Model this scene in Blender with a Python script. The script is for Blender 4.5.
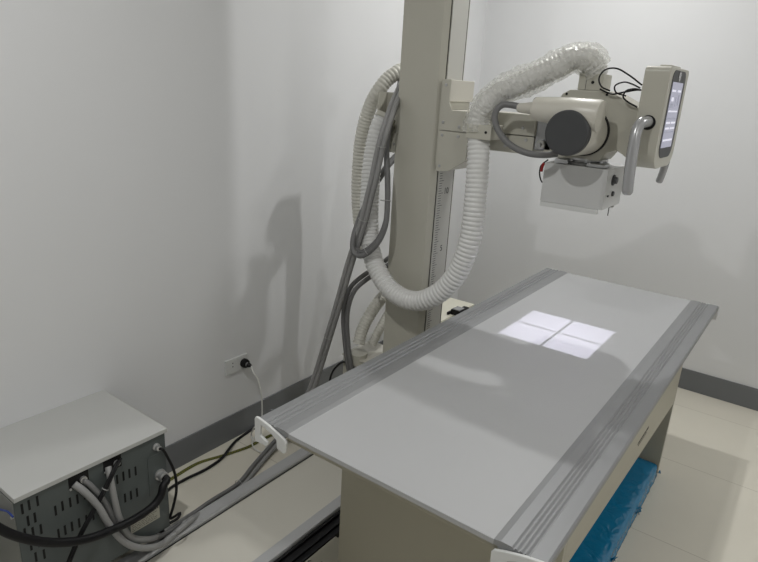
import bpy, bmesh, math, random
from mathutils import Vector, Matrix

for o in list(bpy.data.objects):
    bpy.data.objects.remove(o, do_unlink=True)
scene = bpy.context.scene
COL = scene.collection

# ------------------------------------------------------------------ camera
cam_data = bpy.data.cameras.new('camera')
cam = bpy.data.objects.new('camera', cam_data)
COL.objects.link(cam)
YAW, PITCH, ROLL = 0.62373, 0.31256, 0.05749
fw = Vector((-math.sin(YAW)*math.cos(PITCH), math.cos(YAW)*math.cos(PITCH), -math.sin(PITCH)))
rt = Vector((math.cos(YAW), math.sin(YAW), 0))
up = rt.cross(fw)
r2 = rt*math.cos(ROLL) + up*math.sin(ROLL)
u2 = up*math.cos(ROLL) - rt*math.sin(ROLL)
m = Matrix((r2, u2, -fw)).transposed().to_4x4()
m.translation = Vector((1.0577, -0.9593, 1.5691))
cam.matrix_world = m
cam_data.sensor_width = 36
cam_data.lens = 603.98/758*36
cam_data.clip_start = 0.05
scene.camera = cam

# ------------------------------------------------------------------ world, lights, exposure
w = bpy.data.worlds.new('world'); scene.world = w; w.use_nodes = True
w.node_tree.nodes['Background'].inputs[0].default_value = (0.8, 0.85, 0.9, 1)
w.node_tree.nodes['Background'].inputs[1].default_value = 0.0
scene.view_settings.view_transform = 'Standard'
scene.view_settings.look = 'None'
scene.view_settings.gamma = 1
scene.view_settings.exposure = 0.06

CEIL = 2.75
def area(name, x, y, sx, sy, power, color):
    l = bpy.data.lights.new(name, 'AREA'); l.shape = 'RECTANGLE'
    l.size = sx; l.size_y = sy; l.energy = power; l.color = color
    o = bpy.data.objects.new(name, l); COL.objects.link(o)
    o.location = (x, y, CEIL-0.035); return o
LIGHTS = [(0.07, 1.78, 0.045, 0.045, 14, (1.0, 0.995, 0.98)),
          (0.17, -0.73, 0.045, 0.045, 15.5, (1.0, 0.995, 0.98)),
          (2.05, 1.48, 0.26, 0.26, 9.5, (1.0, 0.995, 0.98)),
          (2.15, -0.80, 0.10, 0.10, 11.5, (1.0, 0.995, 0.98))]
for L in LIGHTS:
    area('panel_lamp', *L)
# the collimator's own lamp (its light field on the table top)
FX, FY, FZ = 0.3735, 1.165, 1.335
pl = bpy.data.lights.new('collimator_lamp', 'POINT'); pl.energy = 17.0; pl.color = (0.86, 0.83, 1.0)
pl.shadow_soft_size = 0.0006
plo = bpy.data.objects.new('collimator_lamp', pl); COL.objects.link(plo); plo.location = (FX, FY, FZ)

# ------------------------------------------------------------------ materials
def mat(name, col, rough=0.5, metal=0.0, spec=0.5, noise=None, bump=None, emis=None, alpha=None, coat=0, var=0.0, vscale=6):
    m = bpy.data.materials.new(name); m.use_nodes = True
    nt = m.node_tree; b = nt.nodes['Principled BSDF']
    b.inputs['Base Color'].default_value = (*col, 1)
    b.inputs['Roughness'].default_value = rough
    b.inputs['Metallic'].default_value = metal
    b.inputs['Specular IOR Level'].default_value = spec
    if coat: b.inputs['Coat Weight'].default_value = coat
    if emis:
        b.inputs['Emission Color'].default_value = (*emis[0], 1); b.inputs['Emission Strength'].default_value = emis[1]
    if var or bump:
        tc = nt.nodes.new('ShaderNodeTexCoord')
        no = nt.nodes.new('ShaderNodeTexNoise'); no.inputs['Scale'].default_value = vscale; no.inputs['Detail'].default_value = 4
        nt.links.new(tc.outputs['Object'], no.inputs['Vector'])
    if var:
        mx = nt.nodes.new('ShaderNodeMix'); mx.data_type = 'RGBA'
        mx.inputs['A'].default_value = (*[c*(1-var) for c in col], 1)
        mx.inputs['B'].default_value = (*[min(1, c*(1+var)) for c in col], 1)
        nt.links.new(no.outputs['Fac'], mx.inputs['Factor'])
        nt.links.new(mx.outputs['Result'], b.inputs['Base Color'])
    if bump:
        n2 = nt.nodes.new('ShaderNodeTexNoise'); n2.inputs['Scale'].default_value = bump[0]
        nt.links.new(tc.outputs['Object'], n2.inputs['Vector'])
        bp = nt.nodes.new('ShaderNodeBump'); bp.inputs['Strength'].default_value = bump[1]; bp.inputs['Distance'].default_value = 0.002
        nt.links.new(n2.outputs['Fac'], bp.inputs['Height']); nt.links.new(bp.outputs['Normal'], b.inputs['Normal'])
    return m

M = {}
M['wall'] = mat('wall_paint', (0.75, 0.757, 0.765), 0.62, var=0.02, vscale=1.5, bump=(160, 0.05))
M['wall_fill_cut'] = mat('fill_cut_wall_grey', (0.42, 0.42, 0.42), 0.7, var=0.02, vscale=1.5)  # wall colour darkened for the unseen front wall, to cut bounced fill light
M['ceiling'] = mat('ceiling_paint', (0.75, 0.75, 0.74), 0.8)
M['baseboard'] = mat('baseboard_vinyl', (0.16, 0.168, 0.175), 0.45, var=0.06, vscale=4)
M['cream'] = mat('cream_enamel', (0.51, 0.498, 0.432), 0.38, var=0.015)
M['cream_light'] = mat('cream_light_enamel', (0.62, 0.60, 0.535), 0.35, var=0.015)
M['table_cream'] = mat('pedestal_enamel', (0.43, 0.41, 0.33), 0.45, var=0.02)
M['tabletop'] = mat('tabletop_laminate', (0.415, 0.420, 0.425), 0.5, var=0.025, vscale=3)
M['alu'] = mat('brushed_aluminium', (0.27, 0.275, 0.28), 0.45, metal=0.3, var=0.03, vscale=12)
M['infill'] = mat('track_infill_enamel', (0.66, 0.64, 0.57), 0.4, var=0.02)
M['rail'] = mat('satin_aluminium', (0.50, 0.505, 0.51), 0.4, metal=0.3, var=0.03, vscale=12)
M['alu_bright'] = mat('bright_aluminium', (0.60, 0.61, 0.62), 0.32, metal=0.8)
M['white'] = mat('white_plastic', (0.68, 0.69, 0.68), 0.4)
M['hose'] = mat('white_corrugated_plastic', (0.74, 0.74, 0.725), 0.35, spec=0.6)
M['hose_old'] = mat('cream_corrugated_plastic', (0.64, 0.63, 0.57), 0.42)
M['grey_cable'] = mat('grey_cable_jacket', (0.165, 0.165, 0.165), 0.5)
M['light_cable'] = mat('light_grey_cable_jacket', (0.29, 0.29, 0.287), 0.5)
M['black'] = mat('black_rubber', (0.006, 0.006, 0.007), 0.5, spec=0.3)
M['dark'] = mat('dark_grey_plastic', (0.055, 0.057, 0.06), 0.5, var=0.05, vscale=30)
M['handle'] = mat('grey_handle_paint', (0.44, 0.445, 0.455), 0.26, metal=0.4)
M['steel'] = mat('polished_steel', (0.55, 0.55, 0.55), 0.3, metal=0.7)
M['collimator'] = mat('pale_grey_enamel', (0.60, 0.605, 0.60), 0.4)
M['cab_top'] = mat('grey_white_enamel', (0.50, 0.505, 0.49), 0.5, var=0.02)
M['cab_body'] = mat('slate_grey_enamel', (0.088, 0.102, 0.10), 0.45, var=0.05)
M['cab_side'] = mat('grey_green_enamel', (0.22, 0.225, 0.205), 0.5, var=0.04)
M['sticker'] = mat('sticker_paper', (0.42, 0.41, 0.34), 0.6)
M['ink'] = mat('black_ink', (0.03, 0.03, 0.03), 0.6)
M['ruler'] = mat('ruler_enamel', (0.56, 0.555, 0.52), 0.4)
M['red'] = mat('red_plastic', (0.4, 0.02, 0.02), 0.4)
M['blue_wire'] = mat('blue_wire_jacket', (0.02, 0.05, 0.25), 0.5)
M['tie'] = mat('nylon_tie', (0.75, 0.75, 0.72), 0.4)
M['clear_tie'] = mat('clear_nylon', (0.42, 0.42, 0.41), 0.35)
M['screen'] = mat('display_screen', (0.05, 0.05, 0.06), 0.2, emis=((0.62, 0.62, 0.80), 0.37))
M['pale'] = mat('lit_cream_enamel', (0.80, 0.78, 0.66), 0.4)  # cream made paler: the bright light on the junction box is in the colour
M['screen_light'] = mat('display_light_field', (0.3, 0.3, 0.3), 0.3, emis=((0.85, 0.85, 1.0), 0.62))
M['screen_grey'] = mat('display_grey_field', (0.1, 0.1, 0.1), 0.3, emis=((0.35, 0.36, 0.48), 0.5))
M['panel_diff'] = mat('lamp_diffuser', (0.8, 0.8, 0.8), 0.5, emis=((1, 1, 0.98), 8))
M['inside'] = mat('collimator_inside_black', (0.01, 0.01, 0.01), 0.8)

def yellow_green():
    m = mat('earth_wire_jacket', (0.35, 0.4, 0.05), 0.45); nt = m.node_tree; b = nt.nodes['Principled BSDF']
    tc = nt.nodes.new('ShaderNodeTexCoord'); wv = nt.nodes.new('ShaderNodeTexWave')
    wv.wave_type = 'BANDS'; wv.inputs['Scale'].default_value = 70; wv.inputs['Distortion'].default_value = 0.0
    wv.bands_direction = 'DIAGONAL'
    nt.links.new(tc.outputs['Object'], wv.inputs['Vector'])
    cr = nt.nodes.new('ShaderNodeValToRGB'); cr.color_ramp.interpolation = 'CONSTANT'
    cr.color_ramp.elements[0].color = (0.02, 0.035, 0.015, 1); cr.color_ramp.elements[1].color = (0.24, 0.23, 0.035, 1)
    cr.color_ramp.elements[1].position = 0.55
    nt.links.new(wv.outputs['Fac'], cr.inputs['Fac']); nt.links.new(cr.outputs['Color'], b.inputs['Base Color'])
    return m
M['earth'] = yellow_green()

def floor_mat():
    m = mat('floor_tile', (0.62, 0.57, 0.46), 0.32); nt = m.node_tree; b = nt.nodes['Principled BSDF']
    tc = nt.nodes.new('ShaderNodeTexCoord'); mp = nt.nodes.new('ShaderNodeMapping')
    mp.inputs['Location'].default_value = (0.9, 0.58, 0)
    nt.links.new(tc.outputs['Object'], mp.inputs['Vector'])
    br = nt.nodes.new('ShaderNodeTexBrick'); br.offset = 0; br.squash = 1
    br.inputs['Scale'].default_value = 1; br.inputs['Brick Width'].default_value = 1.2; br.inputs['Row Height'].default_value = 0.6
    br.inputs['Mortar Size'].default_value = 0.0016; br.inputs['Mortar Smooth'].default_value = 0.1
    br.inputs['Color1'].default_value = (0.80, 0.765, 0.66, 1); br.inputs['Color2'].default_value = (0.785, 0.745, 0.645, 1)
    br.inputs['Mortar'].default_value = (0.55, 0.51, 0.42, 1)
    nt.links.new(mp.outputs['Vector'], br.inputs['Vector'])
    no = nt.nodes.new('ShaderNodeTexNoise'); no.inputs['Scale'].default_value = 2.5; no.inputs['Detail'].default_value = 6
    nt.links.new(tc.outputs['Object'], no.inputs['Vector'])
    mx = nt.nodes.new('ShaderNodeMix'); mx.data_type = 'RGBA'; mx.blend_type = 'MULTIPLY'; mx.inputs['Factor'].default_value = 0.16
    nt.links.new(br.outputs['Color'], mx.inputs['A']); nt.links.new(no.outputs['Fac'], mx.inputs['B'])
    nt.links.new(mx.outputs['Result'], b.inputs['Base Color'])
    return m
M['floor'] = floor_mat()

def film_mat(name, tint, rough, trans, bumpscale=35, strength=1.0):
    m = bpy.data.materials.new(name); m.use_nodes = True; nt = m.node_tree
    nt.nodes.clear()
    out = nt.nodes.new('ShaderNodeOutputMaterial'); mixn = nt.nodes.new('ShaderNodeMixShader')
    tr = nt.nodes.new('ShaderNodeBsdfTransparent'); tr.inputs['Color'].default_value = (*tint, 1)
    b = nt.nodes.new('ShaderNodeBsdfPrincipled'); b.inputs['Base Color'].default_value = (*tint, 1); b.inputs['Roughness'].default_value = rough
    b.inputs['Specular IOR Level'].default_value = 1.0
    tc = nt.nodes.new('ShaderNodeTexCoord'); n2 = nt.nodes.new('ShaderNodeTexNoise'); n2.inputs['Scale'].default_value = bumpscale; n2.inputs['Distortion'].default_value = 1.5
    nt.links.new(tc.outputs['Object'], n2.inputs['Vector'])
    bp = nt.nodes.new('ShaderNodeBump'); bp.inputs['Strength'].default_value = strength; bp.inputs['Distance'].default_value = 0.02
    nt.links.new(n2.outputs['Fac'], bp.inputs['Height']); nt.links.new(bp.outputs['Normal'], b.inputs['Normal'])
    mixn.inputs[0].default_value = 1-trans
    nt.links.new(tr.outputs[0], mixn.inputs[1]); nt.links.new(b.outputs[0], mixn.inputs[2]); nt.links.new(mixn.outputs[0], out.inputs[0])
    return m
M['film'] = film_mat('clear_wrap_film', (0.97, 0.97, 0.95), 0.09, 0.70, 60, 0.7)
M['blue_film'] = film_mat('blue_wrap_film', (0.01, 0.23, 0.44), 0.22, 0.12, 12, 0.5)
M['glass'] = mat('tinted_display_glass', (0.03, 0.03, 0.035), 0.12)

# ------------------------------------------------------------------ mesh helpers
def link(name, bm, material, parent=None, smooth=35, bevel=0, seg=2, loc=None):
    bmesh.ops.remove_doubles(bm, verts=bm.verts, dist=1e-6)
    bmesh.ops.recalc_face_normals(bm, faces=bm.faces)
    me = bpy.data.meshes.new(name); bm.to_mesh(me); bm.free()
    o = bpy.data.objects.new(name, me); COL.objects.link(o)
    if isinstance(material, str): material = M[material]
    me.materials.append(material)
    if smooth:
        me.shade_smooth(); me.set_sharp_from_angle(angle=math.radians(smooth))
    if bevel:
        b = o.modifiers.new('bevel', 'BEVEL'); b.width = bevel; b.segments = seg; b.limit_method = 'ANGLE'; b.angle_limit = math.radians(40)
        b.harden_normals = True
    if parent is not None:
        o.parent = parent
        o.matrix_parent_inverse = Matrix.Translation(-ORIG[parent.name]) if parent.name in ORIG else Matrix.Identity(4)
    return o
ORIG = {}
def thing(name, label, cat, base, group=None):
    o = bpy.data.objects.new(name, None); COL.objects.link(o); o.location = base; o.empty_display_size = 0.1
    ORIG[o.name] = Vector(base)
    o['label'] = label; o['category'] = cat
    if group: o['group'] = group
    return o
def tag(o, label, cat, group=None):
    o['label'] = label; o['category'] = cat
    if group: o['group'] = group
    return o
def struct(o):
    o['kind'] = 'structure'; return o

def box(bm, x0, x1, y0, y1, z0, z1):
    v = [bm.verts.new(p) for p in ((x0,y0,z0),(x1,y0,z0),(x1,y1,z0),(x0,y1,z0),(x0,y0,z1),(x1,y0,z1),(x1,y1,z1),(x0,y1,z1))]
    for f in ((0,3,2,1),(4,5,6,7),(0,1,5,4),(1,2,6,5),(2,3,7,6),(3,0,4,7)): bm.faces.new([v[i] for i in f])
    return bm
def B(*a):
    bm = bmesh.new()
    if isinstance(a[0], (tuple, list)):
        for q in a: box(bm, *q)
    else: box(bm, *a)
    return bm
def prism(bm, pts, axis, a, b):
    """extrude a 2-D outline along an axis. axis x: pts are (y,z); y: (x,z); z: (x,y)"""
    def mk(p, t):
        return {'x': (t, p[0], p[1]), 'y': (p[0], t, p[1]), 'z': (p[0], p[1], t)}[axis]
    A = [bm.verts.new(mk(p, a)) for p in pts]; Bv = [bm.verts.new(mk(p, b)) for p in pts]
    n = len(pts); bm.faces.new(A); bm.faces.new(Bv[::-1])
    for i in range(n): bm.faces.new((A[i], A[(i+1) % n], Bv[(i+1) % n], Bv[i]))
    return bm
def PR(pts, axis, a, b): return prism(bmesh.new(), pts, axis, a, b)
def frame(d):
    d = d.normalized(); h = Vector((0,0,1)) if abs(d.z) < 0.9 else Vector((1,0,0))
    u = d.cross(h).normalized(); return u, d.cross(u).normalized()
def lathe(bm, p0, d, prof, n=32):
    """prof: list of (distance along d, radius)"""
    p0 = Vector(p0); d = Vector(d).normalized(); u, v = frame(d); rings = []
    for s, r in prof:
        if r <= 1e-6: rings.append([bm.verts.new(p0+d*s)])
        else: rings.append([bm.verts.new(p0+d*s+(u*math.cos(2*math.pi*i/n)+v*math.sin(2*math.pi*i/n))*r) for i in range(n)])
    for A, Bv in zip(rings, rings[1:]):
        for i in range(n):
            j = (i+1) % n
            if len(A) == 1 and len(Bv) == 1: continue
            if len(A) == 1: bm.faces.new((A[0], Bv[i], Bv[j]))
            elif len(Bv) == 1: bm.faces.new((A[i], A[j], Bv[0]))
            else: bm.faces.new((A[i], A[j], Bv[j], Bv[i]))
    return bm
def LA(p0, d, prof, n=32): return lathe(bmesh.new(), p0, d, prof, n)
def cyl(bm, p0, p1, r, n=16):
    d = Vector(p1)-Vector(p0); return lathe(bm, p0, d, [(0,0),(0,r),(d.length,r),(d.length,0)], n)
def spline(pts, step):
    P = [Vector(p) for p in pts]
    # centripetal Catmull-Rom, resampled evenly
    Q = [P[0]*2-P[1]] + P + [P[-1]*2-P[-2]]
    out = []
    for i in range(1, len(Q)-2):
        p0, p1, p2, p3 = Q[i-1:i+3]
        t0 = 0; t1 = t0+max(1e-4, (p1-p0).length)**0.5; t2 = t1+max(1e-4, (p2-p1).length)**0.5; t3 = t2+max(1e-4, (p3-p2).length)**0.5
        for k in range(24):
            t = t1+(t2-t1)*k/24
            a1 = p0*((t1-t)/(t1-t0))+p1*((t-t0)/(t1-t0)); a2 = p1*((t2-t)/(t2-t1))+p2*((t-t1)/(t2-t1)); a3 = p2*((t3-t)/(t3-t2))+p3*((t-t2)/(t3-t2))
            b1 = a1*((t2-t)/(t2-t0))+a2*((t-t0)/(t2-t0)); b2 = a2*((t3-t)/(t3-t1))+a3*((t-t1)/(t3-t1))
            out.append(b1*((t2-t)/(t2-t1))+b2*((t-t1)/(t2-t1)))
    out.append(P[-1])
    res = [out[0]]; acc = 0; last = out[0]
    for q in out[1:]:
        seg = (q-last).length
        while acc+seg >= step:
            f = (step-acc)/seg; last = last.lerp(q, f); res.append(last); seg = (q-last).length; acc = 0
        acc += seg; last = q
    res.append(out[-1])
    return res
def sweep(bm, pts, r, n=10, step=0.01, rf=None, caps=True):
    C = spline(pts, step); N = len(C)
    T = [(C[min(i+1, N-1)]-C[max(i-1, 0)]).normalized() for i in range(N)]
    # smooth the tangents for thick ribbed hoses
    u, v = frame(T[0]); rings = []
    for i in range(N):
        u = (u-T[i]*u.dot(T[i])).normalized(); v = T[i].cross(u)
        ring = []
        for k in range(n):
            a = 2*math.pi*k/n
            rr = rf(i*step, a, i, k) if rf else r
            ring.append(bm.verts.new(C[i]+(u*math.cos(a)+v*math.sin(a))*rr))
        rings.append(ring)
    for A, Bv in zip(rings, rings[1:]):
        for k in range(n):
            j = (k+1) % n; bm.faces.new((A[k], A[j], Bv[j], Bv[k]))
    if caps: bm.faces.new(rings[0][::-1]); bm.faces.new(rings[-1])
    return bm
def SW(pts, r, n=10, step=0.01, rf=None): return sweep(bmesh.new(), pts, r, n, step, rf)
def ribbed(pts, r, pitch=0.0165, depth=0.13, n=28):
    step = pitch/6
    prof = [1.0, 1.0, 0.985, 0.935, 0.935, 0.985]
    def rf(s, a, i, k): return r*(1-(1-prof[i % 6])*depth*10)
    return SW(pts, r, n, step, rf)
def off(pts, d): return [tuple(Vector(p)+Vector(d)) for p in pts]
def text_part(name, s, size, mtx, material, parent, depth=0.0004):
    cu = bpy.data.curves.new(name, 'FONT'); cu.body = s; cu.size = size; cu.extrude = depth; cu.align_x = 'CENTER'; cu.align_y = 'CENTER'
    tmp = bpy.data.objects.new('tmp', cu); COL.objects.link(tmp)
    bpy.context.view_layer.update()
    me = bpy.data.meshes.new_from_object(tmp.evaluated_get(bpy.context.evaluated_depsgraph_get()))
    bpy.data.objects.remove(tmp, do_unlink=True)
    me.transform(mtx); me.name = name
    o = bpy.data.objects.new(name, me); COL.objects.link(o); me.materials.clear(); me.materials.append(M[material])
    if parent is not None:
        o.parent = parent
        if parent.name in ORIG: o.matrix_parent_inverse = Matrix.Translation(-ORIG[parent.name])
    return o

# ------------------------------------------------------------------ the room
X0, X1, Y0, Y1 = -0.853, 3.3, -2.7, 2.66
T = 0.1
struct(link('floor', B(X0-T, X1+T, Y0-T, Y1+T, -0.1, 0), 'floor', smooth=0))
struct(link('ceiling', B(X0-T, X1+T, Y0-T, Y1+T, CEIL, CEIL+0.1), 'ceiling', smooth=0))
struct(link('wall_left', B(X0-T, X0, Y0, Y1, 0, CEIL), 'wall', smooth=0))
struct(link('wall_back', B(X0-T, X1+T, Y1, Y1+T, 0, CEIL), 'wall', smooth=0))
struct(link('wall_right', B(X1, X1+T, Y0, Y1, 0, CEIL), 'wall', smooth=0))
struct(link('wall_front', B(X0-T, X1+T, Y0-T, Y0, 0, CEIL), 'wall_fill_cut', smooth=0))  # out of view; kept dark so less light bounces onto near faces
HB = 0.124
struct(link('baseboard_left', B(X0, X0+0.008, Y0, Y1-0.008, 0, HB), 'baseboard', smooth=0, bevel=0.002))
struct(link('baseboard_back', B(X0, X1, Y1-0.008, Y1, 0, HB), 'baseboard', smooth=0, bevel=0.002))
struct(link('baseboard_right', B(X1-0.008, X1, Y0, Y1-0.008, 0, HB), 'baseboard', smooth=0, bevel=0.002))
struct(link('baseboard_front', B(X0+0.008, X1-0.008, Y0, Y0+0.008, 0, HB), 'baseboard', smooth=0, bevel=0.002))
for (lx, ly, sx, sy, *_), where in zip(LIGHTS, ('above the far end of the table', 'in front of the near end of the table', 'right of the table near the back wall', 'behind the viewer right of the table')):
    t = thing('ceiling_light', 'square recessed ceiling light ' + where, 'light', (lx, ly, CEIL), 'recessed ceiling lights')
    h = sx/2+0.02
    link('frame', B((lx-h, lx+h, ly-h, ly-h+0.02, CEIL-0.02, CEIL), (lx-h, lx+h, ly+h-0.02, ly+h, CEIL-0.02, CEIL),
                    (lx-h, lx-h+0.02, ly-h+0.02, ly+h-0.02, CEIL-0.02, CEIL), (lx+h-0.02, lx+h, ly-h+0.02, ly+h-0.02, CEIL-0.02, CEIL)), 'white', t, smooth=0)
    link('diffuser', B(lx-h+0.02, lx+h-0.02, ly-h+0.02, ly+h-0.02, CEIL-0.012, CEIL-0.002), 'panel_diff', t, smooth=0)

# ------------------------------------------------------------------ floor track of the tube stand
tr = thing('floor_track', 'long floor track with two aluminium rails and cream infill under the tube column', 'track', (-0.3, 0.8, 0))
link('base_plate', B(-0.50, -0.07, -1.6, 2.35, 0.0, 0.012), 'dark', tr, smooth=0)
link('infill_panel', B(-0.455, -0.18, -1.6, 2.35, 0.012, 0.036), 'infill', tr, smooth=0)
link('rail_gap', B(-0.4555, -0.4515, -1.6, 2.35, 0.036, 0.0375), 'black', tr, smooth=0)
link('rail', PR([(-0.513,0.0),(-0.513,0.048),(-0.508,0.052),(-0.462,0.052),(-0.456,0.047),(-0.456,0.0)], 'y', -1.6, 2.35), 'rail', tr, smooth=0)
link('rail', PR([(-0.182,0.012),(-0.182,0.046),(-0.177,0.052),(-0.136,0.052),(-0.134,0.046),(-0.134,0.012)], 'y', -1.6, 2.35), 'rail', tr, smooth=0)
link('cable_groove', PR([(-0.132,0.012),(-0.132,0.040),(-0.122,0.040),(-0.122,0.028),(-0.100,0.028),(-0.100,0.036),(-0.090,0.036),(-0.090,0.026),(-0.072,0.026),(-0.072,0.034),(-0.064,0.034),(-0.064,0.012)], 'y', -1.6, 2.35), 'black', tr, smooth=0)
link('edge_plate', B(-0.062, 0.03, -1.6, 0.42, 0.0, 0.03), 'table_cream', tr, smooth=0, bevel=0.003)
text_part('lettering', 'F', 0.03, Matrix.Translation((-0.045,0.264,0.031)) @ Matrix.Rotation(math.radians(35), 4, 'Z'), 'ink', tr)
text_part('lettering', 'l', 0.03, Matrix.Translation((-0.010,0.288,0.031)) @ Matrix.Rotation(math.radians(35), 4, 'Z'), 'ink', tr)

# ------------------------------------------------------------------ the table
TW, TL, TH = 0.80, 1.985, 0.72
tb = thing('examination_table', 'radiography examination table with grey top and grooved aluminium side rails on cream pedestal', 'table', (0.4, 1.0, 0))
link('tabletop', B(0.112, TW-0.112, 0, TL, 0.706, 0.7195), 'tabletop', tb, smooth=0, bevel=0.0015)
link('top_frame', B(0.105, TW-0.105, 0.006, TL-0.006, 0.692, 0.7055), 'table_cream', tb, smooth=0, bevel=0.002)
def rail_profile(side):
    # outer edge at u=0, inner edge at u=0.114
    pts = [(0.0,0.704),(0.0,0.719),(0.004,0.7228)]
    if side:
        for g in (0.037, 0.047, 0.057, 0.067): pts += [(g,0.7228),(g+0.0020,0.7195),(g+0.0040,0.7195),(g+0.0080,0.7228)]
    else:
        for g in (0.026, 0.043, 0.060): pts += [(g,0.7228),(g+0.0040,0.7192),(g+0.0075,0.7192),(g+0.0135,0.7228)]
    pts += [(0.0985,0.7228),(0.1125,0.7200),(0.1135,0.7195),(0.1135,0.708),(0.104,0.708),(0.104,0.704)]
    if side: pts = [(TW-a, z) for a, z in pts]
    return pts
def cap_profile(side):
    pts = [(-0.002,0.655),(-0.003,0.722),(0.002,0.729),(0.010,0.729),(0.045,0.7225),(0.085,0.711),(0.108,0.702),(0.113,0.694),(0.112,0.668),(0.104,0.661),(0.080,0.666),(0.078,0.690),
           (0.060,0.700),(0.034,0.708),(0.020,0.710),(0.018,0.679),(0.044,0.670),(0.046,0.662),(0.040,0.655)]
    if side: pts = [(TW-a, z) for a, z in pts]
    return pts
for s in (0, 1):
    rl = link('side_rail', PR(rail_profile(s), 'y', 0.0, TL), 'alu', tb, smooth=0)
    for ya, yb in ((-0.009, -0.001), (TL+0.001, TL+0.007)):
        cp_ = cap_profile(s) if ya < 0 else [(a, min(z, 0.7225)) for a, z in cap_profile(s)]
        link('end_cap', PR(cp_, 'y', ya, yb), 'white', rl, smooth=0, bevel=0.0025)['label'] = 'white plastic end cap'
# pedestal: a hollow body open to the right-hand side below its apron
PX0, PX1, PY0, PY1 = 0.05, 0.75, 0.30, 1.675
link('pedestal', B((PX0, PX1, PY0, PY0+0.02, 0.0, 0.69), (PX0, PX1, PY1-0.02, PY1, 0.0, 0.69), (PX0, PX0+0.02, PY0+0.02, PY1-0.02, 0.0, 0.69),
                   (PX0+0.02, PX1, PY0+0.02, PY1-0.02, 0.66, 0.69)), 'table_cream', tb, smooth=0, bevel=0.002)
ap = link('apron', PR([(PY0+0.02,0.44),(PY1-0.02,0.352),(PY1-0.02,0.66),(PY0+0.02,0.66)], 'x', PX1-0.016, PX1), 'table_cream', tb, smooth=0, bevel=0.0015)
# printed wordmark on the apron, too small to read: rows of short strokes
random.seed(4)
bm = bmesh.new(); y = 1.005
while y < 1.145:
    hgt = 0.009
    for st in range(random.choice((2, 3))):
        box(bm, PX1, PX1+0.0006, y+st*0.0035, y+st*0.0035+0.0009, 0.474-hgt/2, 0.474+hgt/2)
    if random.random() < 0.8: zz = 0.474+random.choice((-1, 0, 1))*hgt*0.4; box(bm, PX1, PX1+0.0006, y, y+0.008, zz-0.0008, zz+0.0008)
    y += 0.0125
y = 1.02
while y < 1.13:
    box(bm, PX1, PX1+0.0006, y, y+0.002, 0.459, 0.463); y += 0.0045
wm = link('wordmark', bm, 'ink', ap, smooth=0); wm['label'] = 'small dark printed wordmark'
# foot base wrapped in blue film
fb = link('foot_base', B(PX0+0.03, 0.742, PY0+0.025, PY1-0.024, 0.0, 0.045), 'table_cream', tb, smooth=0, bevel=0.004)
random.seed(9)
bm = bmesh.new(); nx, ny = 30, 90
grid = []
prof = [(0.46,0.050),(0.50,0.050),(0.56,0.051),(0.62,0.052),(0.67,0.053),(0.71,0.054),(0.735,0.054),(0.744,0.050),(0.748,0.040),(0.749,0.025),(0.751,0.010),(0.754,0.003)]
from mathutils import noise as mnoise
for j in range(ny+1):
    yy = PY0+0.03+(PY1-0.03-PY0-0.03)*j/ny; row = []
    for a, z in prof:
        n1 = mnoise.noise(Vector((a*9, yy*7, 1.3))); n2 = mnoise.noise(Vector((a*30+yy*14, yy*22, 4.0)))
        dz = 0.006*n1*abs(n1)*2+0.0025*abs(n2)
        row.append(bm.verts.new((a+(0.003*n2 if z < 0.045 else 0.0), yy+0.004*n1, max(z*0.98+0.002, z+dz) if z > 0.03 else z+0.001)))
    grid.append(row)
for j in range(ny):
    for i in range(len(prof)-1): bm.faces.new((grid[j][i], grid[j][i+1], grid[j+1][i+1], grid[j+1][i]))
for (cx_, cy_) in ((0.758, 1.655), (0.757, 1.33), (0.756, 1.30), (0.76, 0.98)):
    for q in range(5):
        a0 = random.uniform(0, 6.28); l = random.uniform(0.006, 0.014)
        v1 = bm.verts.new((cx_, cy_, 0.03)); v2 = bm.verts.new((cx_+l*math.cos(a0), cy_+l*math.sin(a0), 0.004+random.random()*0.03)); v3 = bm.verts.new((cx_+l*math.cos(a0+0.9), cy_+l*math.sin(a0+0.9), 0.012))
        bm.faces.new((v1, v2, v3))
bf = link('protective_film', bm, 'blue_film', fb, smooth=60); bf['label'] = 'crumpled blue protective film'
sol = bf.modifiers.new('thickness', 'SOLIDIFY'); sol.thickness = 0.0006

# ------------------------------------------------------------------ tube stand
CX0, CX1, CY0, CY1 = -0.365, -0.17, 1.075, 1.252
ST = thing('tube_stand', 'tall cream tube stand column with measuring scale and horizontal arm over the table', 'tube stand', (-0.27, 1.16, 0.05))
b_ = 0.018
link('column', PR([(CX0,CY0),(CX1-b_,CY0),(CX1,CY0+b_),(CX1,CY1-b_),(CX1-b_,CY1),(CX0,CY1)], 'z', 0.16, 2.55), 'cream', ST, smooth=0, bevel=0.003)
link('trolley', B(-0.455, -0.145, 0.98, 1.36, 0.055, 0.16), 'cream', ST, smooth=0, bevel=0.006)
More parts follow.
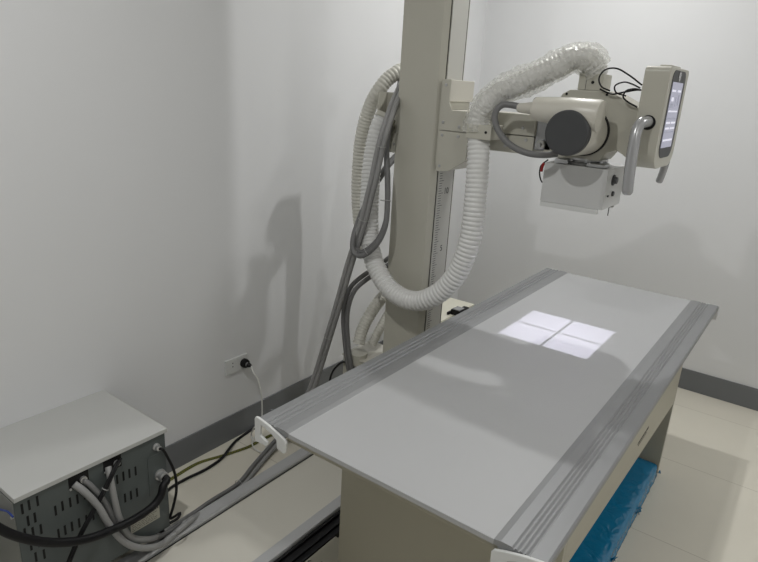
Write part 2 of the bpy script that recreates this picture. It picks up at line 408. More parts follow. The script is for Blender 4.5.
# black slots beside the scale strip
link('guide_slot', B(CX1+0.0002, CX1+0.0012, 1.0965, 1.1005, 0.17, 2.54), 'black', ST, smooth=0)
link('guide_slot', B(CX1+0.0002, CX1+0.0012, 1.2215, 1.2265, 0.17, 2.54), 'black', ST, smooth=0)
sc = link('scale_strip', B(CX1+0.0002, CX1+0.003, 1.104, 1.219, 0.17, 2.54), 'ruler', ST, smooth=0)
bm = bmesh.new(); k = 0; z = 1.173
zz = 0.523
i = 0
while zz < 1.30:
    w_ = 0.034 if i % 5 == 0 else 0.021
    box(bm, CX1+0.003, CX1+0.0036, 1.112, 1.112+w_, zz-0.0009, zz+0.0009)
    zz += 0.0100; i += 1
link('tick_marks', bm, 'ink', sc, smooth=0)
RX = Matrix(((0,0,1,0),(1,0,0,0),(0,1,0,0),(0,0,0,1)))   # text plane facing +x, reading along +y
for z_, s in ((1.178, '10'), (0.938, '5'), (0.698, '0')):
    if s == '0': continue
    text_part('numeral', s, 0.036, Matrix.Translation((CX1+0.0032, 1.172, z_)) @ RX, 'ink', sc)
# carriage
cg = link('carriage', B(-0.1685, -0.1345, 1.070, 1.240, 1.29, 1.598), 'cream', ST, smooth=0, bevel=0.002)
bm = bmesh.new()
prism(bm, [(-0.157,1.268),(-0.100,1.275),(-0.032,1.320),(-0.032,1.42),(-0.157,1.42)], 'y', 1.060, 1.066)
prism(bm, [(-0.157,1.423),(-0.032,1.423),(-0.032,1.497),(-0.110,1.497),(-0.124,1.527),(-0.124,1.605),(-0.157,1.605)], 'y', 1.060, 1.066)
link('cover_plate', bm, 'cream', cg, smooth=0, bevel=0.0012)
link('front_cover', B(-0.134, -0.125, 1.067, 1.245, 1.527, 1.604), 'cream_light', cg, smooth=0, bevel=0.0015)
link('arm_block', PR([(-0.156,1.270),(-0.100,1.277),(-0.033,1.322),(-0.033,1.497),(-0.156,1.497)], 'y', 1.067, 1.245), 'cream_light', cg, smooth=0, bevel=0.0015)
for sx_, sz_ in ((-0.142,1.585),(-0.142,1.452),(-0.072,1.440),(-0.142,1.405),(-0.072,1.405),(-0.142,1.290)):
    link('screw', LA((sx_, 1.0602, sz_), (0,-1,0), [(0,0.006),(0.0025,0.0055),(0.003,0.003),(0.001,0.002),(0.001,0)], 14), 'steel', cg)
# arm
ar = link('arm', B(-0.032, 0.21, 1.092, 1.24, 1.430, 1.502), 'cream', ST, smooth=0, bevel=0.003)
link('arm_lower_cover', B(-0.032, 0.208, 1.096, 1.236, 1.366, 1.4275), 'cream', ar, smooth=0, bevel=0.003)
for p in ((0.164,1.092,1.455), (0.179,1.096,1.415), (0.102,1.096,1.387)):
    link('screw', LA(p, (0,-1,0), [(0,0.006),(0.002,0.0055),(0.0025,0.003),(0.001,0)], 12), 'steel', ar)
link('arm_joint', B(0.21, 0.272, 1.10, 1.235, 1.385, 1.49), 'handle', ar, smooth=0, bevel=0.004)
link('joint_lock', LA((0.236, 1.1, 1.405), (0,-1,0), [(0,0.016),(0.012,0.016),(0.018,0.009),(0.03,0.009),(0.03,0)], 20), 'steel', ar)
# hose clamp on the arm
hc = link('hose_bracket', B(0.003, 0.099, 0.980, 1.072, 1.410, 1.459), 'cream', ST, smooth=0, bevel=0.002)
link('bracket_foot', B(0.02, 0.08, 1.0725, 1.0915, 1.415, 1.455), 'cream', hc, smooth=0)
link('screw', LA((0.079,0.981,1.435), (0,-1,0), [(0,0.005),(0.002,0.005),(0.002,0)], 12), 'black', hc)
# rear bracket behind the column, holding the hose end
rb = link('rear_bracket', B(-0.50, -0.366, 1.185, 1.192, 1.30, 1.545), 'cream', ST, smooth=0, bevel=0.001)
link('bolt', LA((-0.458,1.185,1.398), (0,-1,0), [(0,0.022),(0.003,0.022),(0.004,0.014),(0.010,0.013),(0.010,0.006),(0.006,0)], 20), 'cream', rb)
link('bolt', LA((-0.448,1.185,1.337), (0,-1,0), [(0,0.005),(0.003,0.004),(0.003,0)], 12), 'steel', rb)
link('bracket_flange', B(-0.505, -0.498, 1.13, 1.193, 1.30, 1.545), 'cream', rb, smooth=0)
# lower hose outlet on the stand
lb = link('outlet_shelf', B(-0.56, -0.366, 1.03, 1.24, 0.372, 0.380), 'cream_light', ST, smooth=0, bevel=0.001)
link('shelf_leg', B((-0.555,-0.46,1.035,1.04,0.16,0.372), (-0.49,-0.46,1.04,1.20,0.056,0.16)), 'cream', lb, smooth=0)
link('hose_cuff', LA((-0.482,1.060,0.346), (0.0,-0.1,1), [(0,0.0),(0,0.036),(0.055,0.038),(0.055,0.0)], 28), 'cream', lb)
link('hose_cuff', LA((-0.452,1.120,0.340), (0.1,0.0,1), [(0,0.0),(0,0.027),(0.04,0.028),(0.04,0.0)], 28), 'cream', lb)

# ------------------------------------------------------------------ tube head
HD = thing('x_ray_tube_head', 'cream x-ray tube head with dark round end cap hanging from the arm', 'x-ray tube', (0.3735, 1.165, 1.21))
hb = link('head_housing', PR([(0.245,1.365),(0.245,1.49),(0.285,1.577),(0.310,1.591),(0.44,1.592),(0.538,1.545),(0.547,1.538),(0.553,1.385),(0.535,1.385),(0.49,1.412),(0.46,1.40),(0.44,1.37)], 'y', 1.10, 1.235), 'cream', HD, smooth=0, bevel=0.004)
link('screw', LA((0.30,1.10,1.577), (0,-1,0), [(0,0.004),(0.002,0.004),(0.002,0)], 10), 'black', hb)
link('screw', LA((0.432,1.10,1.581), (0,-1,0), [(0,0.004),(0.002,0.004),(0.002,0)], 10), 'black', hb)
C0 = (0.382, 0.95, 1.462)
tube = link('tube_housing', LA(C0, (0,1,0), [(0,0.0),(0,0.060),(0.004,0.068),(0.012,0.071),(0.05,0.073),(0.09,0.074),(0.135,0.075)], 56), 'cream_light', HD, smooth=30)
link('end_cap', LA((0.380,0.926,1.461), (0,1,0), [(0,0),(0,0.065),(0.003,0.069),(0.022,0.0702),(0.024,0.066)], 56), 'dark', tube)['label'] = 'round dark grey end cap'
link('gap_ring', LA((0.382,1.085,1.462), (0,1,0), [(0,0.0752),(0,0.078),(0.012,0.079),(0.012,0.06)], 56), 'black', tube)
hn = link('cable_horn', LA((0.243,0.982,1.526), (1,0,-0.045), [(0,0.0),(0,0.032),(0.003,0.036),(0.05,0.041),(0.12,0.047),(0.210,0.0495),(0.217,0.047),(0.219,0.0)], 40), 'cream_light', HD, smooth=30)
link('horn_collar', LA((0.236,1.0,1.526), (1,0,0), [(0,0.0),(0,0.030),(0.002,0.0355),(0.0065,0.0355),(0.007,0)], 36), 'black', hn)
link('cable_plug', LA((0.178,1.0,1.524), (1,0,0.02), [(0,0.0),(0,0.013),(0.004,0.015),(0.05,0.020),(0.0575,0.021),(0.0575,0)], 28), 'cream_light', hn)
# hose inlet block on top
ib = link('hose_inlet', B((0.326,0.406,1.12,1.21,1.592,1.644),), 'cream', HD, smooth=0, bevel=0.002)
link('screw', LA((0.374,1.12,1.617), (0,-1,0), [(0,0.005),(0.002,0.005),(0.002,0)], 12), 'black', ib)
link('inlet_seam', B(0.3515,0.353,1.1192,1.1199,1.593,1.643), 'ink', ib, smooth=0)
# collimator: a hollow box with an open window below, crossed by two wires
x0, x1, y0, y1, z0, z1 = 0.272, 0.487, 1.065, 1.262, 1.219, 1.351
w_ = 0.004; h = 0.1655*(FZ-z0)/(FZ-TH)
cl = link('collimator', B((x0,x1,y0,y0+w_,z0,z1),(x0,x1,y1-w_,y1,z0,z1),(x0,x0+w_,y0+w_,y1-w_,z0,z1),(x1-w_,x1,y0+w_,y1-w_,z0,z1),(x0+w_,x1-w_,y0+w_,y1-w_,z1-w_,z1)), 'collimator', HD, smooth=0)
link('window_plate', B((x0+w_,FX-h,y0+w_,y1-w_,z0,z0+0.0006),(FX+h,x1-w_,y0+w_,y1-w_,z0,z0+0.0006),(FX-h,FX+h,y0+w_,FY-h,z0,z0+0.0006),(FX-h,FX+h,FY+h,y1-w_,z0,z0+0.0006)), 'inside', cl, smooth=0)
link('cross_hair', B((FX-0.0008,FX+0.0008,FY-h,FY+h,z0,z0+0.0005),(FX-h,FX+h,FY-0.0008,FY+0.0008,z0,z0+0.0005)), 'inside', cl, smooth=0)
link('accessory_rail', B((x0+0.004,x1-0.014,y0-0.010,y0+0.006,1.203,1.2185),(x0+0.004,x1-0.016,y0+0.008,y0+0.024,1.203,1.2055)), 'white', cl, smooth=0, bevel=0.001)
link('accessory_rail', B((x0+0.004,x1-0.016,y1-0.008,y1+0.004,1.203,1.2185),(x0+0.004,x1-0.016,y1-0.024,y1-0.008,1.203,1.2055)), 'white', cl, smooth=0, bevel=0.001)
link('control_knob', LA((x1,1.135,1.312), (1,0,0), [(0,0),(0,0.018),(0.004,0.018),(0.005,0.012),(0.014,0.011),(0.014,0)], 24), 'dark', cl)
link('control_knob', LA((x1,1.15,1.265), (1,0,0), [(0,0),(0,0.009),(0.006,0.008),(0.006,0)], 20), 'dark', cl)
link('control_knob', LA((x1,1.10,1.262), (1,0,0), [(0,0),(0,0.004),(0.004,0.004),(0.004,0)], 12), 'dark', cl)
link('pull_cord', B(0.47,0.4725,1.20,1.2025,1.180,1.2185), 'black', cl, smooth=0)
# steel mounting plates between housing and collimator
mp_ = link('mounting_ring', LA((0.378,1.165,1.352), (0,0,1), [(0,0),(0,0.075),(0.007,0.078),(0.008,0.060),(0.014,0.058),(0.015,0.070),(0.022,0.070),(0.022,0)], 40), 'steel', HD)
for a in range(8):
    aa = a*math.pi/4+0.3
    link('clamp_screw', LA((0.378+0.066*math.cos(aa),1.165+0.066*math.sin(aa),1.361), (0,0,1), [(0,0),(0,0.006),(0.009,0.006),(0.009,0)], 6), 'alu_bright', mp_)
for q_ in ((0.30,0.345,1.075,1.12,1.352,1.366),(0.41,0.47,1.075,1.12,1.352,1.363)): link('mounting_bracket', B(*q_), 'alu_bright', HD, smooth=0, bevel=0.001)
# control console with its screen
def rrect(y0, y1, z0, z1, rt_, rb_, n=8):
    pts = []
    for cy, cz, a0, r in ((y1-rt_, z1-rt_, 0, rt_), (y0+rt_, z1-rt_, 90, rt_), (y0+rb_, z0+rb_, 180, rb_), (y1-rb_, z0+rb_, 270, rb_)):
        for k in range(n+1):
            a = math.radians(a0+90*k/n); pts.append((cy+r*math.cos(a), cz+r*math.sin(a)))
    return pts
cs = link('console', PR(rrect(1.045,1.305,1.368,1.670,0.018,0.055), 'x', 0.548, 0.621), 'cream', HD, smooth=30, bevel=0.003)
link('console_rim', PR(rrect(1.082,1.262,1.400,1.662,0.03,0.045), 'x', 0.6212, 0.6225), 'dark', cs, smooth=30)
link('console_back_cap', B(0.57,0.605,1.12,1.25,1.6705,1.677), 'cream', cs, smooth=0, bevel=0.003)
scr = link('screen', B(0.6226,0.6235,1.094,1.234,1.432,1.628), 'screen', cs, smooth=0); scr['label'] = 'lit pale violet touch screen'
bm = bmesh.new()
for (a, b, c, d) in ((1.10,1.15,1.600,1.606),(1.175,1.225,1.600,1.606),(1.10,1.225,1.54,1.5445),(1.10,1.155,1.505,1.511),(1.165,1.225,1.505,1.511),(1.10,1.155,1.488,1.494),(1.165,1.225,1.488,1.494),(1.10,1.225,1.452,1.458),(1.11,1.14,1.572,1.584)):
    box(bm, 0.6235, 0.6238, a, b, c, d)
link('screen_fields', bm, 'screen_light', scr, smooth=0)
bm = bmesh.new()
for (a, b, c, d) in ((1.105,1.145,1.552,1.566),(1.165,1.175,1.555,1.585),(1.195,1.215,1.56,1.592),(1.10,1.225,1.518,1.522),(1.10,1.225,1.478,1.481)):
    box(bm, 0.6235, 0.6238, a, b, c, d)
link('screen_icons', bm, 'screen_grey', scr, smooth=0)
link('angle_dial', LA((0.6226,1.165,1.645), (1,0,0), [(0,0),(0,0.014),(0.002,0.014),(0.002,0.010),(0.001,0.0)], 24), 'handle', cs)
# handles
hp = [(0.583,1.070,1.511), (0.582,1.035,1.509), (0.573,1.010,1.505), (0.568,0.995,1.482), (0.570,0.985,1.438), (0.573,0.980,1.368), (0.578,0.980,1.292)]
def round_ends(pts, r, step):
    n_ = len(spline(pts, step))
    def f(s, a, i, k):
        e = min(i, n_-1-i)*step
        return r*math.sqrt(max(0.04, 1-(1-min(1, e/r))**2))
    return f
gr_ = link('grab_handle', SW(hp, 0.0165, 20, 0.003, round_ends(hp, 0.0165, 0.003)), 'handle', HD, smooth=40, bevel=0); gr_['label'] = 'bent grey grab handle on the near side'
link('handle_grommet', LA((0.584,1.045,1.507), (0,-1,0), [(0,0),(0,0.022),(0.002,0.022),(0.003,0.018),(0.003,0)], 28), 'black', gr_)
hp2 = [(0.600,1.27,1.44)] + [(0.605,1.300,1.409), (0.601,1.320,1.373), (0.595,1.325,1.331), (0.589,1.325,1.299)]
link('grab_handle', SW(hp2, 0.0120, 20, 0.003, round_ends(hp2, 0.0120, 0.003)), 'handle', HD, smooth=40)['label'] = 'grey grab handle end on the far side'
# thin wires on the head
for nm, pts, r_ in (('control_wire', [(0.442,1.090,1.593), (0.418,1.070,1.606), (0.408,1.070,1.630), (0.422,1.070,1.654), (0.455,1.070,1.660), (0.495,1.070,1.643), (0.533,1.100,1.615)], 0.0026),
                    ('control_wire', [(0.494,1.090,1.580), (0.464,1.080,1.590), (0.458,1.080,1.608), (0.484,1.080,1.621), (0.509,1.080,1.616), (0.529,1.100,1.606)], 0.0024),
                    ('control_wire', [(0.410,1.090,1.597), (0.453,1.080,1.584), (0.492,1.080,1.592), (0.523,1.080,1.599), (0.533,1.100,1.600)], 0.0026),
                    ('control_wire', [(0.533,1.090,1.549), (0.507,1.075,1.563), (0.490,1.075,1.577), (0.496,1.075,1.595), (0.518,1.075,1.602), (0.533,1.100,1.600)], 0.0026),
                    ('collimator_wire', [(0.267,1.100,1.356), (0.237,1.120,1.330), (0.236,1.120,1.302), (0.249,1.120,1.275), (0.268,1.120,1.271)], 0.0025)):
    link(nm, SW(pts, r_, 8, 0.004), 'black', HD)
link('wire_sleeve', SW([(0.251,1.110,1.343), (0.247,1.110,1.332), (0.242,1.118,1.313)], 0.0048, 10, 0.003), 'red', HD)['label'] = 'red sleeve on the collimator wire'

# ------------------------------------------------------------------ hoses
main_px = [(0.363,1.165,1.619), (0.363,1.155,1.657), (0.343,1.130,1.689), (0.300,1.110,1.690), (0.261,1.090,1.663), (0.210,1.070,1.635), (0.152,1.050,1.603), (0.093,1.040,1.574), (0.050,1.030,1.535), (0.025,1.028,1.486), (0.029,1.026,1.431), (0.045,1.010,1.336), (0.054,1.000,1.267), (0.061,0.990,1.186), (0.063,0.985,1.106), (0.056,0.980,1.022), (0.031,0.975,0.929), (-0.014,0.970,0.852), (-0.069,0.965,0.799), (-0.131,0.965,0.766), (-0.206,0.970,0.758), (-0.285,0.980,0.779), (-0.347,0.990,0.828), (-0.396,1.000,0.893), (-0.429,1.020,0.970), (-0.445,1.030,1.051), (-0.461,1.050,1.152), (-0.473,1.070,1.253), (-0.477,1.090,1.329), (-0.474,1.110,1.402), (-0.462,1.135,1.447)]
mh = link('corrugated_hose', ribbed(main_px, 0.0405), 'hose', None, smooth=50)
tag(mh, 'thick white corrugated hose looping down in front of the column from tube head', 'hose')
rn = random.Random(3)
def wrap_rf(s, a, i, k):
    q = Vector((s*16, math.cos(a)*1.5, math.sin(a)*1.5)); q2 = Vector((s*55, math.cos(a)*4, math.sin(a)*4+7))
    n1 = mnoise.noise(q); n2 = 1-abs(mnoise.noise(q2))*2
    return 0.0435+0.016*max(0, n1)+0.0055*max(0, n2)+rn.uniform(-0.0012, 0.0012)
wr = link('plastic_wrap', SW(main_px[1:11], 0.045, 34, 0.0055, wrap_rf), 'film', mh, smooth=14)
wr['label'] = 'crumpled clear plastic film'
link('hose_collar', LA(main_px[-1], Vector(main_px[-2])-Vector(main_px[-1]), [(-0.004,0.0),(-0.004,0.044),(0.012,0.045),(0.016,0.041)], 32), 'cream', mh)
h2 = [(-0.500,1.300,1.640), (-0.503,1.260,1.628), (-0.524,1.220,1.597), (-0.546,1.190,1.551), (-0.585,1.190,1.488), (-0.613,1.190,1.410), (-0.630,1.190,1.327), (-0.636,1.190,1.226), (-0.635,1.190,1.113), (-0.623,1.190,1.000), (-0.601,1.200,0.894), (-0.585,1.240,0.794), (-0.538,1.280,0.707), (-0.475,1.330,0.650)]
tag(link('corrugated_hose', ribbed(h2, 0.031, 0.0155), 'hose_old', None, smooth=50), 'cream corrugated hose arching out from behind the column, left of the white hose', 'hose')
h3 = [(-0.446,1.300,0.694), (-0.459,1.240,0.665), (-0.463,1.170,0.632), (-0.466,1.110,0.584), (-0.477,1.070,0.519), (-0.475,1.040,0.450)]
tag(link('corrugated_hose', ribbed(h3, 0.0275, 0.014), 'hose_old', None, smooth=50), 'short ribbed cream hose running down to the low shelf, nearest the grey cables', 'hose')
h4 = [(-0.458,1.340,0.641), (-0.453,1.280,0.592), (-0.453,1.220,0.542), (-0.458,1.170,0.484), (-0.465,1.130,0.419)]
tag(link('corrugated_hose', ribbed(h4, 0.021, 0.0125), 'hose_old', None, smooth=50), 'thinner ribbed cream hose running down to the low shelf, closest to the column', 'hose')

# ------------------------------------------------------------------ grey cables by the column
def tie(parent, p, d, r):
    link('cable_tie', LA(Vector(p)-Vector(d).normalized()*0.002, d, [(0,r),(0,r+0.0008),(0.0025,r+0.0008),(0.0025,r)], 16), 'clear_tie', parent)
g1 = [(-0.489,1.280,1.605), (-0.430,1.170,1.568), (-0.388,1.080,1.525), (-0.360,1.010,1.474), (-0.357,0.975,1.411), (-0.366,0.962,1.342), (-0.378,0.958,1.272), (-0.387,0.952,1.204), (-0.405,0.952,1.130), (-0.425,0.952,1.044), (-0.457,0.952,0.941), (-0.494,0.952,0.824), (-0.537,0.952,0.668), (-0.594,0.952,0.476), (-0.650,0.952,0.292), (-0.677,0.930,0.176), (-0.699,0.900,0.111)]
NC = len(g1)
g1 += [(-0.622,0.756,0.100), (-0.652,0.693,0.035), (-0.611,0.531,0.014), (-0.559,0.390,0.014), (-0.554,0.243,0.014), (-0.552,0.139,0.014), (-0.517,0.048,0.045)]
gA = tag(link('grey_cable', SW(g1 + [(-0.455,-0.059,0.113), (-0.440,-0.136,0.184), (-0.445,-0.160,0.261), (-0.450,-0.170,0.359), (-0.462,-0.169,0.420), (-0.475,-0.165,0.436)], 0.0098, 12, 0.01), 'light_cable'), 'grey cable from the column to the right socket of the cabinet', 'cable', 'grey cables running from column to cabinet')
g2 = off(g1[:NC], (0.016, 0.010, 0.006)) + off(g1[NC:NC+5], (0.0195, 0.008, 0.0)) + [(-0.480,0.113,0.062), (-0.460,0.029,0.068)]
gB = tag(link('grey_cable', SW(g2 + [(-0.430,-0.040,0.090), (-0.425,-0.107,0.127), (-0.430,-0.155,0.176), (-0.435,-0.197,0.264), (-0.445,-0.224,0.351), (-0.460,-0.255,0.414), (-0.475,-0.269,0.434)], 0.0104, 12, 0.01), 'light_cable'), 'light grey cable from the column to the left socket of the cabinet', 'cable', 'grey cables running from column to cabinet')
g3 = off(g1[:NC], (0.010, 0.022, -0.006)) + off(g1[NC:NC+5], (0.008, 0.006, 0.014)) + [(-0.522,0.126,0.040), (-0.486,0.036,0.066)]
gC = tag(link('grey_cable', SW(g3 + [(-0.462,-0.059,0.105), (-0.455,-0.128,0.167), (-0.455,-0.166,0.241), (-0.455,-0.199,0.348), (-0.465,-0.229,0.413), (-0.475,-0.242,0.433)], 0.0085, 12, 0.01), 'grey_cable'), 'darker grey cable from the column to the middle of the cabinet sockets', 'cable', 'grey cables running from column to cabinet')
for q in (5, 9, 13): tie(gA, Vector(g1[q])+Vector((0.008,0.005,0.003)), Vector(g1[q+1])-Vector(g1[q]), 0.0205)
tie(gA, Vector(g1[NC+3])+Vector((0.008,0.008,0.003)), Vector(g1[NC+4])-Vector(g1[NC+3]), 0.022)
# the loop hanging beside the column
l1 = [(-0.475,1.240,1.580), (-0.416,1.140,1.529), (-0.386,1.070,1.464), (-0.378,1.040,1.384), (-0.365,1.020,1.308), (-0.339,1.000,1.214), (-0.322,0.985,1.127), (-0.311,0.965,1.042), (-0.328,0.950,0.975), (-0.364,0.935,0.925), (-0.401,0.925,0.902), (-0.436,0.925,0.916), (-0.449,0.935,0.959), (-0.451,0.960,1.009), (-0.451,0.990,1.064), (-0.454,1.030,1.122), (-0.462,1.110,1.189), (-0.466,1.190,1.250), (-0.452,1.270,1.307)]
lA = tag(link('grey_cable', SW(l1, 0.0112, 12, 0.01), 'grey_cable'), 'grey cable hanging in a loop left of the column, outer strand', 'cable', 'looped grey cables beside the column')
lB = tag(link('grey_cable', SW(off(l1, (-0.013, 0.019, 0.010)), 0.0105, 12, 0.01), 'grey_cable'), 'grey cable hanging in a loop left of the column, inner strand', 'cable', 'looped grey cables beside the column')
for q in (6, 9): tie(lA, Vector(l1[q])+Vector((-0.0105,0.002,0.0065)), Vector(l1[q+1])-Vector(l1[q]), 0.022)
l2 = [(-0.446,1.300,0.840), (-0.409,1.170,0.826), (-0.422,1.100,0.796), (-0.466,1.060,0.753), (-0.501,1.030,0.705), (-0.516,1.010,0.636), (-0.523,1.010,0.552), (-0.512,1.010,0.458), (-0.496,1.010,0.374), (-0.490,1.030,0.277)]
tag(link('grey_cable', SW(l2, 0.0105, 12, 0.01), 'grey_cable'), 'lower grey cable bending from behind the column down to the shelf, inner strand', 'cable', 'lower grey cables beside the ribbed hoses')
tag(link('grey_cable', SW(off(l2, (-0.022, 0.0, 0.012)), 0.0105, 12, 0.01), 'grey_cable'), 'lower grey cable bending from behind the column down to the shelf, outer strand', 'cable', 'lower grey cables beside the ribbed hoses')
# cable on the tube head
hcb = [(0.195,1.000,1.526), (0.156,0.998,1.531), (0.127,0.990,1.530), (0.110,0.980,1.512), (0.109,0.975,1.483), (0.129,0.970,1.448), (0.165,0.965,1.415), (0.211,0.965,1.392), (0.260,0.970,1.382), (0.297,0.990,1.382), (0.319,1.030,1.385)]
tag(link('head_cable', SW(hcb, 0.0108, 14, 0.006), 'grey_cable'), 'grey high voltage cable looping under the tube head from its left plug', 'cable')
dc = [(-0.475,1.040,0.299), (-0.511,1.030,0.341), (-0.545,1.020,0.344), (-0.569,1.000,0.317), (-0.598,1.000,0.261), (-0.607,1.000,0.184), (-0.592,1.000,0.110)]
tag(link('black_cable', SW(dc, 0.005, 10, 0.008), 'black'), 'thin black cable dropping behind the table beside the low shelf', 'cable')

# ------------------------------------------------------------------ generator cabinet
CBX0, CBX1, CBY0, CBY1, CZ0, CZ1 = -0.845, -0.478, -0.428, 0.033, 0.095, 0.461
cb = thing('generator_cabinet', 'grey metal generator cabinet with pale lid and vented side by the left wall', 'cabinet', (-0.66, -0.2, 0.053))
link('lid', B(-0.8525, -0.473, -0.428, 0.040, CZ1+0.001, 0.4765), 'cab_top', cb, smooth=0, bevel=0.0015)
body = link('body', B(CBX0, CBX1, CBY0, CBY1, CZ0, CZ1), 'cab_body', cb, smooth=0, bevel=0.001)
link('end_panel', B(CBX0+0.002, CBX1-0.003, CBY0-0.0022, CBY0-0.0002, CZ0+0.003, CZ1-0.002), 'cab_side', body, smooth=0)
for fx in (-0.83, -0.50):
    for fy in (-0.41, 0.005):
        zf = 0.053 if (-0.513 < fx < -0.456) else 0.0
        link('foot', LA((fx, fy, zf), (0,0,1), [(0,0),(0,0.016),(CZ0-zf,0.016),(CZ0-zf,0)], 16), 'black', cb)
# vent slots
bm = bmesh.new()
SL = [(-0.478,-0.409,0.432), (-0.478,-0.391,0.434), (-0.478,-0.369,0.434), (-0.478,-0.399,0.387), (-0.478,-0.381,0.387), (-0.478,-0.411,0.354), (-0.478,-0.391,0.345), (-0.478,-0.370,0.341), (-0.478,-0.401,0.306), (-0.478,-0.380,0.303), (-0.478,-0.393,0.261), (-0.478,-0.371,0.256), (-0.478,-0.326,0.376), (-0.478,-0.306,0.380), (-0.478,-0.284,0.379), (-0.478,-0.263,0.378), (-0.478,-0.241,0.381), (-0.478,-0.326,0.297), (-0.478,-0.307,0.297), (-0.478,-0.287,0.297), (-0.478,-0.266,0.296), (-0.478,-0.244,0.294), (-0.478,-0.223,0.296), (-0.478,-0.139,0.377), (-0.478,-0.118,0.377), (-0.478,-0.098,0.376), (-0.478,-0.077,0.374), (-0.478,-0.144,0.301), (-0.478,-0.119,0.297), (-0.478,-0.099,0.296), (-0.478,-0.078,0.294)]
for p in SL: box(bm, CBX1-0.001, CBX1+0.0008, p[1]-0.003, p[1]+0.003, p[2]-0.016, p[2]+0.016)
link('vent_slots', bm, 'black', body, smooth=0)
# sockets: recessed black openings
s1 = [(-0.478,-0.283,0.417), (-0.478,-0.224,0.453)]; s2 = [(-0.478,-0.178,0.417), (-0.478,-0.121,0.455)]
for a, b in (s1, s2):
    so = link('cable_opening', B(CBX1-0.001, CBX1+0.001, a[1], b[1], min(a[2], b[2]), CZ1-0.001), 'black', body, smooth=0)
    link('gland', LA((CBX1, (a[1]+b[1])/2+0.012, (a[2]+CZ1)/2-0.004), (1,0,0), [(0,0),(0,0.010),(0.008,0.010),(0.008,0.004),(0.002,0)], 18), 'steel', so)
    link('opening_screw', LA((CBX1+0.001, a[1]+0.004, a[2]+0.003), (1,0,0), [(0,0),(0,0.004),(0.003,0.003),(0.003,0)], 12), 'steel', so)
sp = [(-0.478,-0.035,0.396), (-0.478,0.019,0.267)]
link('socket_plate', B(CBX1, CBX1+0.0018, sp[0][1], sp[1][1]+0.012, sp[1][2]-0.012, sp[0][2]+0.002), 'cab_body', body, smooth=0, bevel=0.0006)
K1 = (-0.478,-0.001,0.425); K2 = (-0.478,0.005,0.318)
link('gland', LA((CBX1, K1[1], K1[2]), (1,0,0), [(0,0),(0,0.012),(0.004,0.012),(0.006,0.009),(0.018,0.009),(0.020,0.006),(0.02,0)], 24), 'steel', body)
link('gland', LA((CBX1+0.0018, K2[1], K2[2]), (1,0,0), [(0,0),(0,0.019),(0.005,0.019),(0.007,0.014),(0.014,0.014),(0.016,0.0165),(0.026,0.0165),(0.028,0.013),(0.028,0)], 28), 'steel', body)
lbp = [(-0.478,-0.109,0.165), (-0.478,-0.004,0.178)]
st_ = link('rating_label', B(CBX1, CBX1+0.0008, lbp[0][1], lbp[1][1], lbp[0][2]-0.012, lbp[0][2]+0.038), 'sticker', body, smooth=0)
st_['label'] = 'pale printed rating label'
bm = bmesh.new(); random.seed(2)
ya, yb, zb_ = lbp[0][1], lbp[1][1], lbp[0][2]-0.012
for i_ in range(6):
    y_ = ya+0.004
    while y_ < yb-0.02:
        l_ = random.uniform(0.004, 0.014); box(bm, CBX1+0.0008, CBX1+0.0010, y_, min(y_+l_, yb-0.004), zb_+0.006+i_*0.0065, zb_+0.0076+i_*0.0065); y_ += l_+0.003
for q in range(3): box(bm, CBX1+0.0008, CBX1+0.0010, yb-0.022+q*0.007, yb-0.018+q*0.007, zb_+0.040, zb_+0.046)
link('label_print', bm, 'ink', st_, smooth=0)
link('earth_screw', LA((-0.487,-0.430,0.414), (0,-1,0), [(0,0),(0,0.005),(0.006,0.004),(0.006,0)], 12), 'steel', body)
# cables at the cabinet
k2 = (CBX1+0.028, K2[1], K2[2])
bk = [k2, (CBX1+0.040, K2[1]+0.001, K2[2]-0.004)] + [(-0.430,-0.015,0.306), (-0.425,-0.026,0.284), (-0.425,-0.051,0.261), (-0.425,-0.084,0.252), (-0.425,-0.119,0.249), (-0.425,-0.152,0.250), (-0.425,-0.188,0.255), (-0.415,-0.249,0.273), (-0.415,-0.304,0.292), (-0.415,-0.380,0.338), (-0.415,-0.448,0.401), (-0.420,-0.486,0.448), (-0.430,-0.511,0.489)]
bkc = tag(link('power_cable', SW(bk, 0.0125, 16, 0.01), 'black'), 'thick black power cable drooping across the vented side of the cabinet', 'cable')
tb_ = [(-0.476,-0.132,0.440), (-0.462,-0.147,0.443), (-0.447,-0.200,0.388), (-0.446,-0.237,0.341), (-0.444,-0.269,0.305), (-0.444,-0.296,0.267), (-0.444,-0.317,0.231), (-0.444,-0.339,0.190), (-0.444,-0.361,0.142)]
t1 = tag(link('black_cable', SW(tb_, 0.0042, 8, 0.008), 'black'), 'thin black cable tied to its twin, hanging from the right cabinet opening, left strand', 'cable', 'twin black cables hanging down the cabinet')
tag(link('black_cable', SW(off(tb_, (0.002, 0.0088, 0.002)), 0.0042, 8, 0.008), 'black'), 'thin black cable tied to its twin, hanging from the right cabinet opening, right strand', 'cable', 'twin black cables hanging down the cabinet')
tie(t1, Vector(tb_[2])+Vector((0.001,0.0044,0.001)), Vector(tb_[3])-Vector(tb_[2]), 0.0092)
k1 = (CBX1+0.020, K1[1], K1[2])
tag(link('black_cable', SW([k1] + [(-0.450,0.002,0.427), (-0.450,0.025,0.374), (-0.450,0.044,0.310), (-0.450,0.046,0.246), (-0.455,0.033,0.183), (-0.450,0.016,0.152), (-0.430,0.018,0.166), (-0.420,0.035,0.176), (-0.410,0.019,0.171), (-0.410,-0.011,0.171)], 0.0046, 10, 0.006), 'black'), 'thin black cable curling down from the top right gland of the cabinet', 'cable')
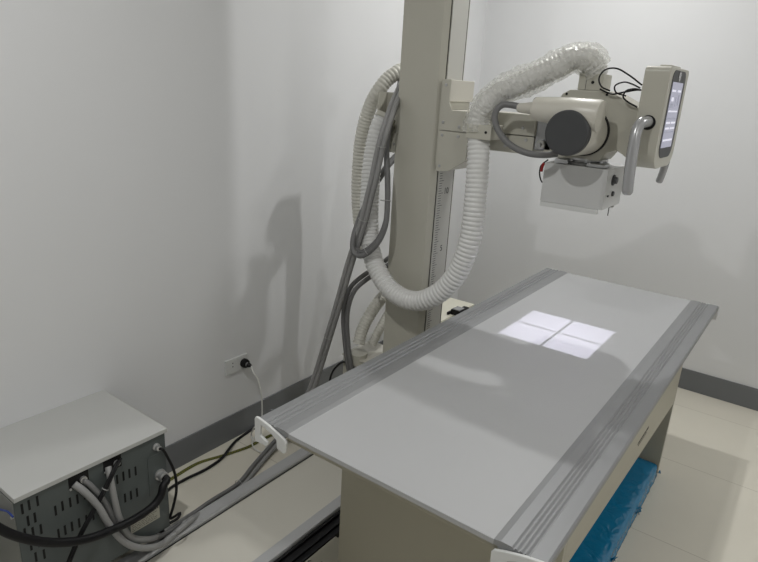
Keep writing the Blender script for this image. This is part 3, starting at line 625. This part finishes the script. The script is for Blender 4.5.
tag(link('blue_wire', SW([(-0.631,-0.437,0.389), (-0.550,-0.437,0.410), (-0.496,-0.437,0.430), (-0.468,-0.437,0.429)], 0.0028, 8, 0.005), 'blue_wire'), 'thin blue wire screwed to the end panel of the cabinet', 'wire')
# floor wires
e1 = [(-0.806,0.210,0.004), (-0.804,0.246,0.004), (-0.808,0.291,0.004), (-0.811,0.398,0.004), (-0.776,0.502,0.004), (-0.756,0.570,0.004), (-0.744,0.622,0.004), (-0.744,0.676,0.004), (-0.741,0.722,0.004), (-0.736,0.806,0.004), (-0.722,0.926,0.004), (-0.695,1.116,0.004)]
tag(link('earth_wire', SW(e1, 0.0034, 8, 0.006), 'earth'), 'yellow and green striped earth wire lying on the floor, nearer the wall', 'wire', 'striped earth wires on the floor')
tag(link('earth_wire', SW(off(e1, (0.0085, 0.002, 0)), 0.0034, 8, 0.006), 'earth'), 'yellow and green striped earth wire lying on the floor, nearer the rail', 'wire', 'striped earth wires on the floor')
tag(link('black_cable', SW([(-0.734,0.162,0.007), (-0.751,0.228,0.007), (-0.753,0.290,0.007), (-0.745,0.390,0.007), (-0.756,0.481,0.009), (-0.777,0.537,0.016), (-0.814,0.607,0.007), (-0.827,0.672,0.007), (-0.834,0.746,0.007), (-0.827,0.862,0.007), (-0.810,1.018,0.007)], 0.006, 10, 0.008), 'black'), 'black cable lying on the floor between cabinet and wall skirting', 'cable')

# ------------------------------------------------------------------ wall outlet, plug, cord
ox = X0
ol = thing('wall_outlet', 'white double wall outlet above the grey baseboard', 'outlet', (ox, 0.646, 0.364))
pt_ = link('face_plate', B(ox+0.0002, ox+0.010, 0.585, 0.708, 0.329, 0.399), 'white', ol, smooth=0, bevel=0.0025)
link('socket_insert', B((ox+0.010, ox+0.0112, 0.592, 0.642, 0.336, 0.392),), 'white', pt_, smooth=0, bevel=0.0005)
link('socket_insert', B((ox+0.010, ox+0.0112, 0.651, 0.701, 0.336, 0.392),), 'white', pt_, smooth=0, bevel=0.0005)
link('socket_holes', B((ox+0.011, ox+0.0118, 0.620, 0.6245, 0.3765, 0.381),(ox+0.011, ox+0.0118, 0.620, 0.6245, 0.360, 0.3645)), 'black', pt_, smooth=0)
pg = thing('power_plug', 'round black power plug pushed into the right half of the wall outlet', 'plug', (ox+0.012, 0.682, 0.362))
link('plug_body', LA((ox+0.0122,0.682,0.362), (1,0,0), [(0,0),(0,0.020),(0.012,0.021),(0.020,0.019),(0.022,0.0)], 28), 'black', pg)
link('clamp_ring', LA((ox+0.033,0.683,0.361), (1,0.15,-0.1), [(0,0),(0,0.010),(0.006,0.011),(0.006,0)], 20), 'steel', pg)
link('strain_relief', LA((ox+0.038,0.684,0.360), (1,0.3,-0.2), [(0,0),(0,0.012),(0.008,0.010),(0.018,0.006),(0.018,0)], 18), 'black', pg)
cp = [(ox+0.056,0.689,0.357)] + [(-0.775,0.678,0.342), (-0.760,0.693,0.305), (-0.750,0.701,0.246), (-0.750,0.707,0.183), (-0.750,0.707,0.127), (-0.740,0.691,0.081), (-0.720,0.637,0.104), (-0.787,0.676,0.012), (-0.755,0.662,0.006), (-0.722,0.680,0.006), (-0.685,0.670,0.006), (-0.664,0.627,0.006), (-0.695,0.620,0.006), (-0.749,0.645,0.006), (-0.776,0.687,0.006), (-0.771,0.725,0.006)]
tag(link('white_cable', SW(cp, 0.0032, 8, 0.005), 'tie'), 'white power cord hanging from the plug and curling on the floor', 'cord')

# ------------------------------------------------------------------ box at the far end of the track
jb = thing('junction_box', 'cream metal box with a black connector behind the column at the wall end', 'box', (-0.50, 1.80, 0.053))
bxx = link('case', B(-0.60, -0.385, 1.50, 1.985, 0.053, 0.42), 'pale', jb, smooth=0, bevel=0.002)
kx, ky, _ = (-0.374,1.782,0.430)
cn = link('connector', B((kx-0.028,kx+0.028,ky-0.04,ky+0.03,0.4205,0.450),(kx-0.015,kx+0.020,ky+0.03,ky+0.085,0.4205,0.440),(kx-0.04,kx-0.028,ky-0.06,ky-0.02,0.4205,0.436)), 'black', jb, smooth=0, bevel=0.003)
link('connector_top', B(kx-0.022, kx+0.022, ky-0.033, ky+0.022, 0.4502, 0.453), 'handle', cn, smooth=0)
